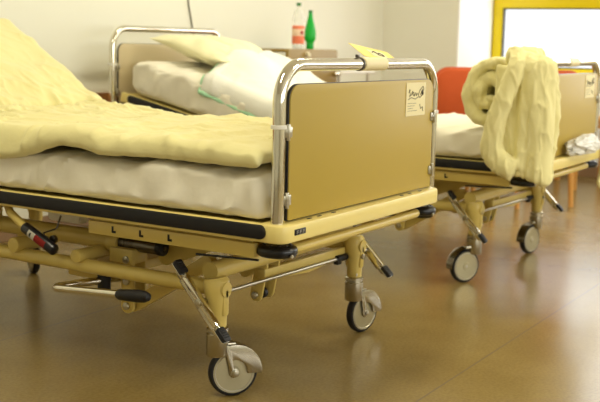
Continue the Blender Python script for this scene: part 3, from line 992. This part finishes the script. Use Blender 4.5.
# ------------------------------------------------------------------ pillow and white cover on bed 2
def pillow():
    cen = V((2.46, 1.94, 1.000)); 
    rz = Matrix.Rotation(math.radians(-6), 3, 'Z') @ Matrix.Rotation(math.radians(14), 3, 'X') @ Matrix.Rotation(math.radians(6), 3, 'Y')
    w, l = .80, .56
    def mid(u, v):
        x = (u-.5)*w; y = (v-.5)*l
        pin = 1-.10*(math.sin(PI*u)**.5)*0
        k = 1-.09*math.sin(PI*u); m_ = 1-.07*math.sin(PI*v)
        z = .02*fbm((x*5, y*5, 2), 2)-.015*((u-.5)*2)**2
        return cen+rz @ V((x*m_, y*k, z))
    def th(u, v):
        return .175*(math.sin(PI*min(max(u, 0), 1))**.55)*(math.sin(PI*min(max(v, 0), 1))**.55)
    def wf(u, v, p):
        return (.008*(crease(p.x*3, p.y*3, p.z, 2.5)-.3))*edge(u, v, .1, .1)
    o = cloth_slab(mid, th, 60, 50, 'pillow', M['pillow'], None, wfun=wf, sub=1)
    return tag(o, 'plump pale yellow pillow on the raised head of the second bed', 'pillow')
pillow()

def cover():
    # folded white cover with a mint hem, lying over pillow edge and mattress
    A = V((2.03, 1.74, .895)); 
    def mid(u, v):
        # u along the bed towards the foot, v across away from camera
        y = lerp(1.74, .92, u); x = lerp(1.897, 2.66, v)
        # upper left corner rises onto the pillow
        base = dk2(y+.021, .190 if y > 1.7 else lerp(.135, .195, smooth(1.2, 1.9, y))).z+.030
        lift = .095*smooth(.10, .45, v)*(1-smooth(.12, .45, u))*(1-.5*smooth(.6, 1, v))
        yy = y+.10*v*(1-u)
        z = base+lift+.022*math.sin(PI*v)+.010*fbm((x*4, y*4, 5), 2)
        z -= .075*(1-smooth(0, .07, v))+.0*v-.07*smooth(.70, 1, v)
        return V((x-.015*math.sin(y*11), yy, z))
    def th(u, v): return .060*edge(u, v, .06, .06)
    def wf(u, v, p): return .009*(crease(p.x*2, p.y*2.5, 1, 2.5)-.3)*edge(u, v, .06, .06)
    o = cloth_slab(mid, th, 70, 60, 'folded_cover', M['wcloth'], None, wfun=wf, sub=0)
    tag(o, 'white folded bed cover with a mint green hem beside the yellow pillow', 'blanket')
    bm = newbm()
    pts = [mid(u/40, .003)+V((-.004, 0, -.004)) for u in range(0, 38)]
    add_tube(bm, pts, [.009+.003*math.sin(k*1.3) for k in range(len(pts))], 8)
    pts = [mid(.003, v/40)+V((0, .004, 0)) for v in range(0, 20)]
    add_tube(bm, pts, .008, 8)
    h = obj('hem', bm, M['green_hem'], o); h['label'] = 'mint green hem'
cover()

# ------------------------------------------------------------------ tape, tag, bag, cloth
def sleeve(ox, oy, xa, xb):
    bm = newbm()
    z = 1.0115
    add_lathe(bm, [(.0188, 0), (.0208, .001), (.0208, (xb-xa)-.001), (.0188, xb-xa)], (ox+xa, oy, z), (1, 0, 0), 28)
    return obj('tape_sleeve', bm, M['tape'])
t1 = sleeve(0, 0, .425, .575)
t1.parent = b1
bm = newbm()       # cable tie left of the tape
add_lathe(bm, [(.0188, 0), (.0215, .001), (.0215, .008), (.0188, .009)], (.408, 0, 1.0115), (1, 0, 0), 28); add_box(bm, (.395, -.003, 1.036), (.014, .010, .010), .002)
obj('cable_tie', bm, M['dsteel'], b1)
t2 = sleeve(0, 0, .46, .60); t2.parent = b2

bm = newbm()
Mx = Matrix.Rotation(math.radians(50), 3, 'X') @ Matrix.Rotation(math.radians(-14), 3, 'Y')
add_box(bm, (0, 0, 0), (.20, .085, .0012), 0, None)
tg = thing('paper_tag', 'yellow card tag stuck up behind the top rail of the nearest bed', 'tag', (.635, .060, 1.042))
tg.rotation_euler = (math.radians(28), math.radians(8), math.radians(-12))
o = obj('card', bm, M['ypaper'], tg)
bm = newbm(); add_box(bm, (.008, -.002, .0012), (.085, .045, .001)); obj('printed_field', bm, M['paper'], tg)
bm = newbm()
add_tube(bm, [(-.02, .0, .0022), (-.005, .012, .0022), (.008, -.006, .0022), (.02, .008, .0022), (.035, -.008, .0022)], .0018, 6)
add_tube(bm, [(.0, -.010, .0022), (.03, -.014, .0022)], .0015, 6)
obj('handwriting', bm, M['ink'], tg)

def bag():
    def mid(u, v):
        a = 2*PI*u; b = PI*(v-.5)
        return V((math.cos(a)*math.cos(b), math.sin(a)*math.cos(b), math.sin(b)))
    bm = bmesh.new()
    bmesh.ops.create_icosphere(bm, subdivisions=5, radius=1)
    for v in bm.verts:
        n = v.co.normalized()
        r = 1+.22*(crease(n.x*1.2, n.y*1.2, n.z*1.2, 2.0)-.3)+.07*(crease(n.x*3, n.y*3, n.z*3, 2)-.3)+.25*fbm((n.x*1.5, n.y*1.5, n.z*1.5), 2)
        z = n.z*r*.046
        v.co = V((n.x*r*.205, n.y*r*.05, z*1.05))
        v.co.z = max(v.co.z, -.036)
    bmesh.ops.translate(bm, verts=bm.verts, vec=V((2.57, -.082, .6135)))
    o = obj('plastic_bag', bm, M['bag'], None, True, 180)
    tag(o, 'crumpled thin white plastic bag on the end rail of the second bed', 'plastic bag')
bag()

def cloth_corner():
    def mid(u, v):
        x = lerp(2.90, 3.02, u); z = lerp(.575, lerp(.40, .345, 4*u*(1-u)), v)
        return V((x+.03*math.sin(v*3), -.078-.012*math.sin(u*9+v*4), z))
    o = cloth_slab(mid, lambda u, v: .022*edge(u, v, .15, .1)+.003, 24, 24, 'yellow_cloth', M['duvet'], None, sub=1)
    tag(o, 'corner of yellow cloth hanging at the far corner of the second bed', 'cloth')
cloth_corner()

# ------------------------------------------------------------------ bedside cabinet, bottles
def cabinet():
    t = thing('bedside_cabinet', 'tan bedside cabinet with two bottles on top, against the back wall', 'cabinet', (3.74, 2.36, 0))
    w, dp = .655, .40
    bm = newbm()
    add_box(bm, (0, 0, .53), (w-.05, dp-.04, .86), .008)
    add_box(bm, (0, 0, .085), (w-.07, dp-.06, .03), .004)
    obj('body', bm, M['cabcream'], t)
    bm = newbm()
    add_prism(bm, rrect(w, .24, .02, 6), (0, -dp/2+.012, .915), (1, 0, 0), (0, 0, 1), .024, .003)
    dr = obj('drawer', bm, M['cabinet'], t)
    bm = newbm(); add_cyl(bm, (-.10, -dp/2, 1.005), (-.10, -dp/2-.022, 1.005), .014, 16, .003); add_cyl(bm, (-.10, -dp/2-.02, 1.005), (-.10, -dp/2-.026, .985), .012, 16, .003)
    obj('knob', bm, M['cabcream'], dr)
    bm = newbm(); add_box(bm, (0, .012, 1.024), (w-.01, dp-.03, .022), .008); obj('top', bm, M['cabinet'], t)
    bm = newbm(); add_prism(bm, rrect(w-.02, .62, .02), (0, -dp/2+.012, .47), (1, 0, 0), (0, 0, 1), .022, .003)
    d = obj('door', bm, M['cabinet'], t)
    bm = newbm(); add_tube(bm, fillet([(.24, -dp/2, .68), (.24, -dp/2-.03, .68), (.24, -dp/2-.03, .56), (.24, -dp/2, .56)], .01, 4), .006, 10); obj('door_handle', bm, M['steel'], d)
    for x in (-.26, .26):
        for y in (-.13, .13):
            bm = newbm(); add_cyl(bm, (x-.012, y, .035), (x+.012, y, .035), .035, 20, .004); add_cyl(bm, (x, y, .035), (x, y, .08), .009, 10)
            obj('caster', bm, M['black'], t)
    # swing-out tray on a chrome arm
    bm = newbm(); add_box(bm, (.60, -.06, .872), (.52, .34, .018), .006); tr = obj('side_tray', bm, M['white'], t)
    bm = newbm(); add_box(bm, (.40, .03, .955), (.13, .24, .11), .01); obj('tray_box', bm, M['cabcream'], tr)
    bm = newbm()
    add_tube(bm, [(.79, -.20, .86), (.79, -.20, .62)], .009, 12); add_tube(bm, [(.79, -.20, .62), (.34, -.17, .62)], .009, 12)
    add_tube(bm, [(.355, -.20, .60), (.355, -.20, .95)], .010, 12)
    obj('tray_bracket', bm, M['steel'], tr)
    bm = newbm(); add_cyl(bm, (.27, -.215, .865), (.345, -.215, .865), .012, 14, .003); add_cyl(bm, (.255, -.215, .865), (.275, -.215, .865), .018, 14, .004)
    obj('clamp_knob', bm, M['chrome'], tr)
cabinet()

def bottle_clear(x, y, z):
    t = thing('water_bottle', 'clear plastic bottle with orange label and green cap on the cabinet', 'bottle', (x, y, z), 0, 'drink bottles on the cabinet')
    bm = newbm()
    add_lathe(bm, [(.028, .001), (.038, .003), (.041, .012), (.0415, .03), (.040, .035), (.0415, .04), (.0415, .16), (.0405, .175), (.042, .19), (.040, .21), (.032, .238), (.022, .262), (.0145, .278), (.0135, .284), (.0165, .286), (.0165, .289), (.0125, .290), (.0125, .300)], (0, 0, 0), (0, 0, 1), 32)
    obj('bottle_body', bm, M['clear'], t)
    bm = newbm(); add_lathe(bm, [(.0418, .035), (.0423, .037), (.0423, .155), (.0418, .157)], (0, 0, 0), (0, 0, 1), 32); lb = obj('bottle_label', bm, M['pink'], t)
    bm = newbm(); add_lathe(bm, [(.0424, .088), (.0428, .089), (.0428, .133), (.0424, .134)], (0, 0, 0), (0, 0, 1), 32); obj('label_band', bm, mat('pale_label', srgb(246, 214, 186), .5), lb)
    bm = newbm(); add_lathe(bm, [(.0431, -.008), (.0434, -.004), (.0434, .004), (.0431, .008)], (0, 0, .115), (0, 0, 1), 32)
    bm.free(); bm = newbm(); add_prism(bm, [(.012*math.cos(a*PI/6), .014*math.sin(a*PI/6)) for a in range(12)], (-.018, -.0400, .111), (.9, -.4, 0), (0, 0, 1), .003); obj('label_emblem', bm, M['red'], lb)
    bm = newbm(); add_lathe(bm, [(.012, .289), (.0165, .290), (.0170, .305), (.016, .308), (.004, .309)], (0, 0, 0), (0, 0, 1), 24); obj('cap', bm, M['capg'], t)
def bottle_green(x, y, z):
    t = thing('water_bottle', 'slim green bottle standing right of the clear one', 'bottle', (x, y, z), 0, 'drink bottles on the cabinet')
    bm = newbm()
    add_lathe(bm, [(.020, .001), (.026, .004), (.026, .045), (.028, .052), (.037, .062), (.040, .075), (.041, .10), (.039, .125), (.033, .155), (.025, .185), (.0175, .215), (.0135, .24), (.0135, .248)], (0, 0, 0), (0, 0, 1), 32)
    obj('bottle_body', bm, M['greenglass'], t)
    bm = newbm(); add_lathe(bm, [(.010, .246), (.0145, .247), (.0150, .262), (.013, .265), (.004, .266)], (0, 0, 0), (0, 0, 1), 24); obj('cap', bm, M['capg'], t)
    bm = newbm(); add_lathe(bm, [(.0262, .008), (.0266, .009), (.0266, .036), (.0262, .037)], (0, 0, 0), (0, 0, 1), 28); obj('bottle_label', bm, M['greenglass'], t)
bottle_clear(3.62, 2.215, 1.035)
bottle_green(3.775, 2.215, 1.035)

# ------------------------------------------------------------------ chairs
def chair(x, y, rz, label):
    t = thing('dining_chair', label, 'chair', (x, y, 0), rz, 'orange chairs by the window')
    bm = newbm(); add_box(bm, (0, 0, .455), (.47, .46, .07), .028, None, 4); obj('seat', bm, M['orange'], t)
    # curved backrest, back is at local -y
    def mid(u, v):
        x_ = (u-.5)*.46; z = lerp(.56, .905, v)
        return V((x_, -.235-.05*(v-.2)+.03*((u-.5)*2)**2, z))
    def th(u, v): return .05
    t2 = bmesh.new()
    add_prism(t2, rrect(.46, .36, .10, 8), (0, 0, 0), (1, 0, 0), (0, 0, 1), .045, .018)
    bmesh.ops.subdivide_edges(t2, edges=[e for e in t2.edges if abs(e.verts[0].co.x-e.verts[1].co.x) > .15], cuts=8, use_grid_fill=True)
    for v in t2.verts: v.co.y += .03*(v.co.x/.23)**2 - .12*v.co.z
    bm = newbm(); merge(bm, t2, Matrix.Translation(V((0, -.245, .755)))); obj('backrest', bm, M['orange'], t)
    for sx in (-1, 1):
        bm = newbm(); add_tube(bm, [(sx*.205, .20, 0), (sx*.20, .19, .43)], [.017, .021], 4 if False else 14); obj('leg', bm, M['birch'], t)
        bm = newbm(); add_tube(bm, [(sx*.205, -.24, 0), (sx*.20, -.21, .43), (sx*.20, -.222, .60)], [.017, .022, .018], 14); obj('leg', bm, M['birch'], t)
    bm = newbm()
    add_box(bm, (0, .19, .40), (.37, .022, .05), .005); add_box(bm, (0, -.20, .40), (.37, .022, .05), .005)
    for sx in (-1, 1): add_box(bm, (sx*.19, 0, .40), (.022, .38, .05), .005)
    obj('seat_frame', bm, M['birch'], t)
chair(4.06, 1.225, math.radians(-50), 'orange chair at left, seen just right of the near foot panel')
chair(4.64, 1.50, math.radians(-48), 'orange chair overlapping just behind the leftmost orange chair')
chair(4.58, .885, math.radians(-42), 'orange chair hidden by the rolled duvet, its wooden legs showing under the second bed')
def side_table(x, y, rz):
    t = thing('side_table', 'small wooden table by the window wall, only its legs showing beneath the second bed', 'table', (x, y, 0), rz)
    bm = newbm(); add_prism(bm, rrect(.62, .5, .03), (0, 0, .535), (1, 0, 0), (0, 1, 0), .024, .004); obj('table_top', bm, M['birch'], t)
    bm = newbm()
    for sy in (-1, 1): add_box(bm, (0, sy*.19, .49), (.46, .02, .065), .003)
    for sx in (-1, 1): add_box(bm, (sx*.24, 0, .49), (.02, .37, .065), .003)
    obj('apron', bm, M['birch'], t)
    for sx in (-1, 1):
        for sy in (-1, 1):
            bm = newbm(); add_box(bm, (sx*.25, sy*.19, .26), (.042, .042, .52), .005); obj('leg', bm, M['birch'], t)
side_table(5.74, .98, math.radians(-8))

# ------------------------------------------------------------------ ceiling lamps
def lamp(x, y, en, label):
    t = thing('ceiling_lamp', label, 'lamp', (x, y, H), 0, 'fluorescent ceiling lamps')
    bm = newbm(); add_box(bm, (0, 0, -.03), (1.25, .30, .06), .008); obj('housing', bm, M['white'], t)
    bm = newbm(); add_box(bm, (0, 0, -.066), (1.2, .26, .012), .003)
    e = bpy.data.materials.new('lamp_diffuser'); e.use_nodes = True
    p = e.node_tree.nodes['Principled BSDF']; p.inputs['Emission Color'].default_value = (1, .93, .74, 1); p.inputs['Emission Strength'].default_value = 4
    obj('diffuser', bm, e, t)
    l = bpy.data.lights.new('lamp_light', 'AREA'); l.shape = 'RECTANGLE'; l.size = 1.2; l.size_y = .26; l.energy = en; l.color = (1, .93, .70)
    lo = bpy.data.objects.new('lamp_light', l); C.objects.link(lo); lo.parent = t; lo.location = (0, 0, -.08)
LAMP = 66
lamp(2.6, .6, LAMP, 'ceiling lamp over the second bed'); lamp(-1.2, .3, LAMP, 'ceiling lamp left of the nearest bed'); lamp(2.4, -2.6, LAMP*1.5, 'ceiling lamp over the open floor')

# daylight entering through the windows
def portal(name, loc, rot, sx, sy, en, col):
    l = bpy.data.lights.new(name, 'AREA'); l.shape = 'RECTANGLE'; l.size = sx; l.size_y = sy; l.energy = en; l.color = col
    o = bpy.data.objects.new(name, l); C.objects.link(o); o.location = loc; o.rotation_euler = rot
    return o
portal('daylight_right', (XA+.35, -1.7, 1.78), (0, math.radians(90), 0), 1.8, 6.9, 250, (1.0, 1.0, .97))
portal('daylight_front', (0, Y0-.25, 1.75), (math.radians(90), 0, 0), 6.8, 1.6, 165, (1.0, .98, .86))

# world
w = bpy.data.worlds.new('world'); S.world = w; w.use_nodes = True
bg = w.node_tree.nodes['Background']; bg.inputs['Color'].default_value = (.93, .97, 1.0, 1); bg.inputs['Strength'].default_value = 3.0

S.view_settings.view_transform = 'Standard'; S.view_settings.look = 'None'
S.view_settings.gamma = 1; S.view_settings.use_curve_mapping = False
S.view_settings.exposure = -0.90
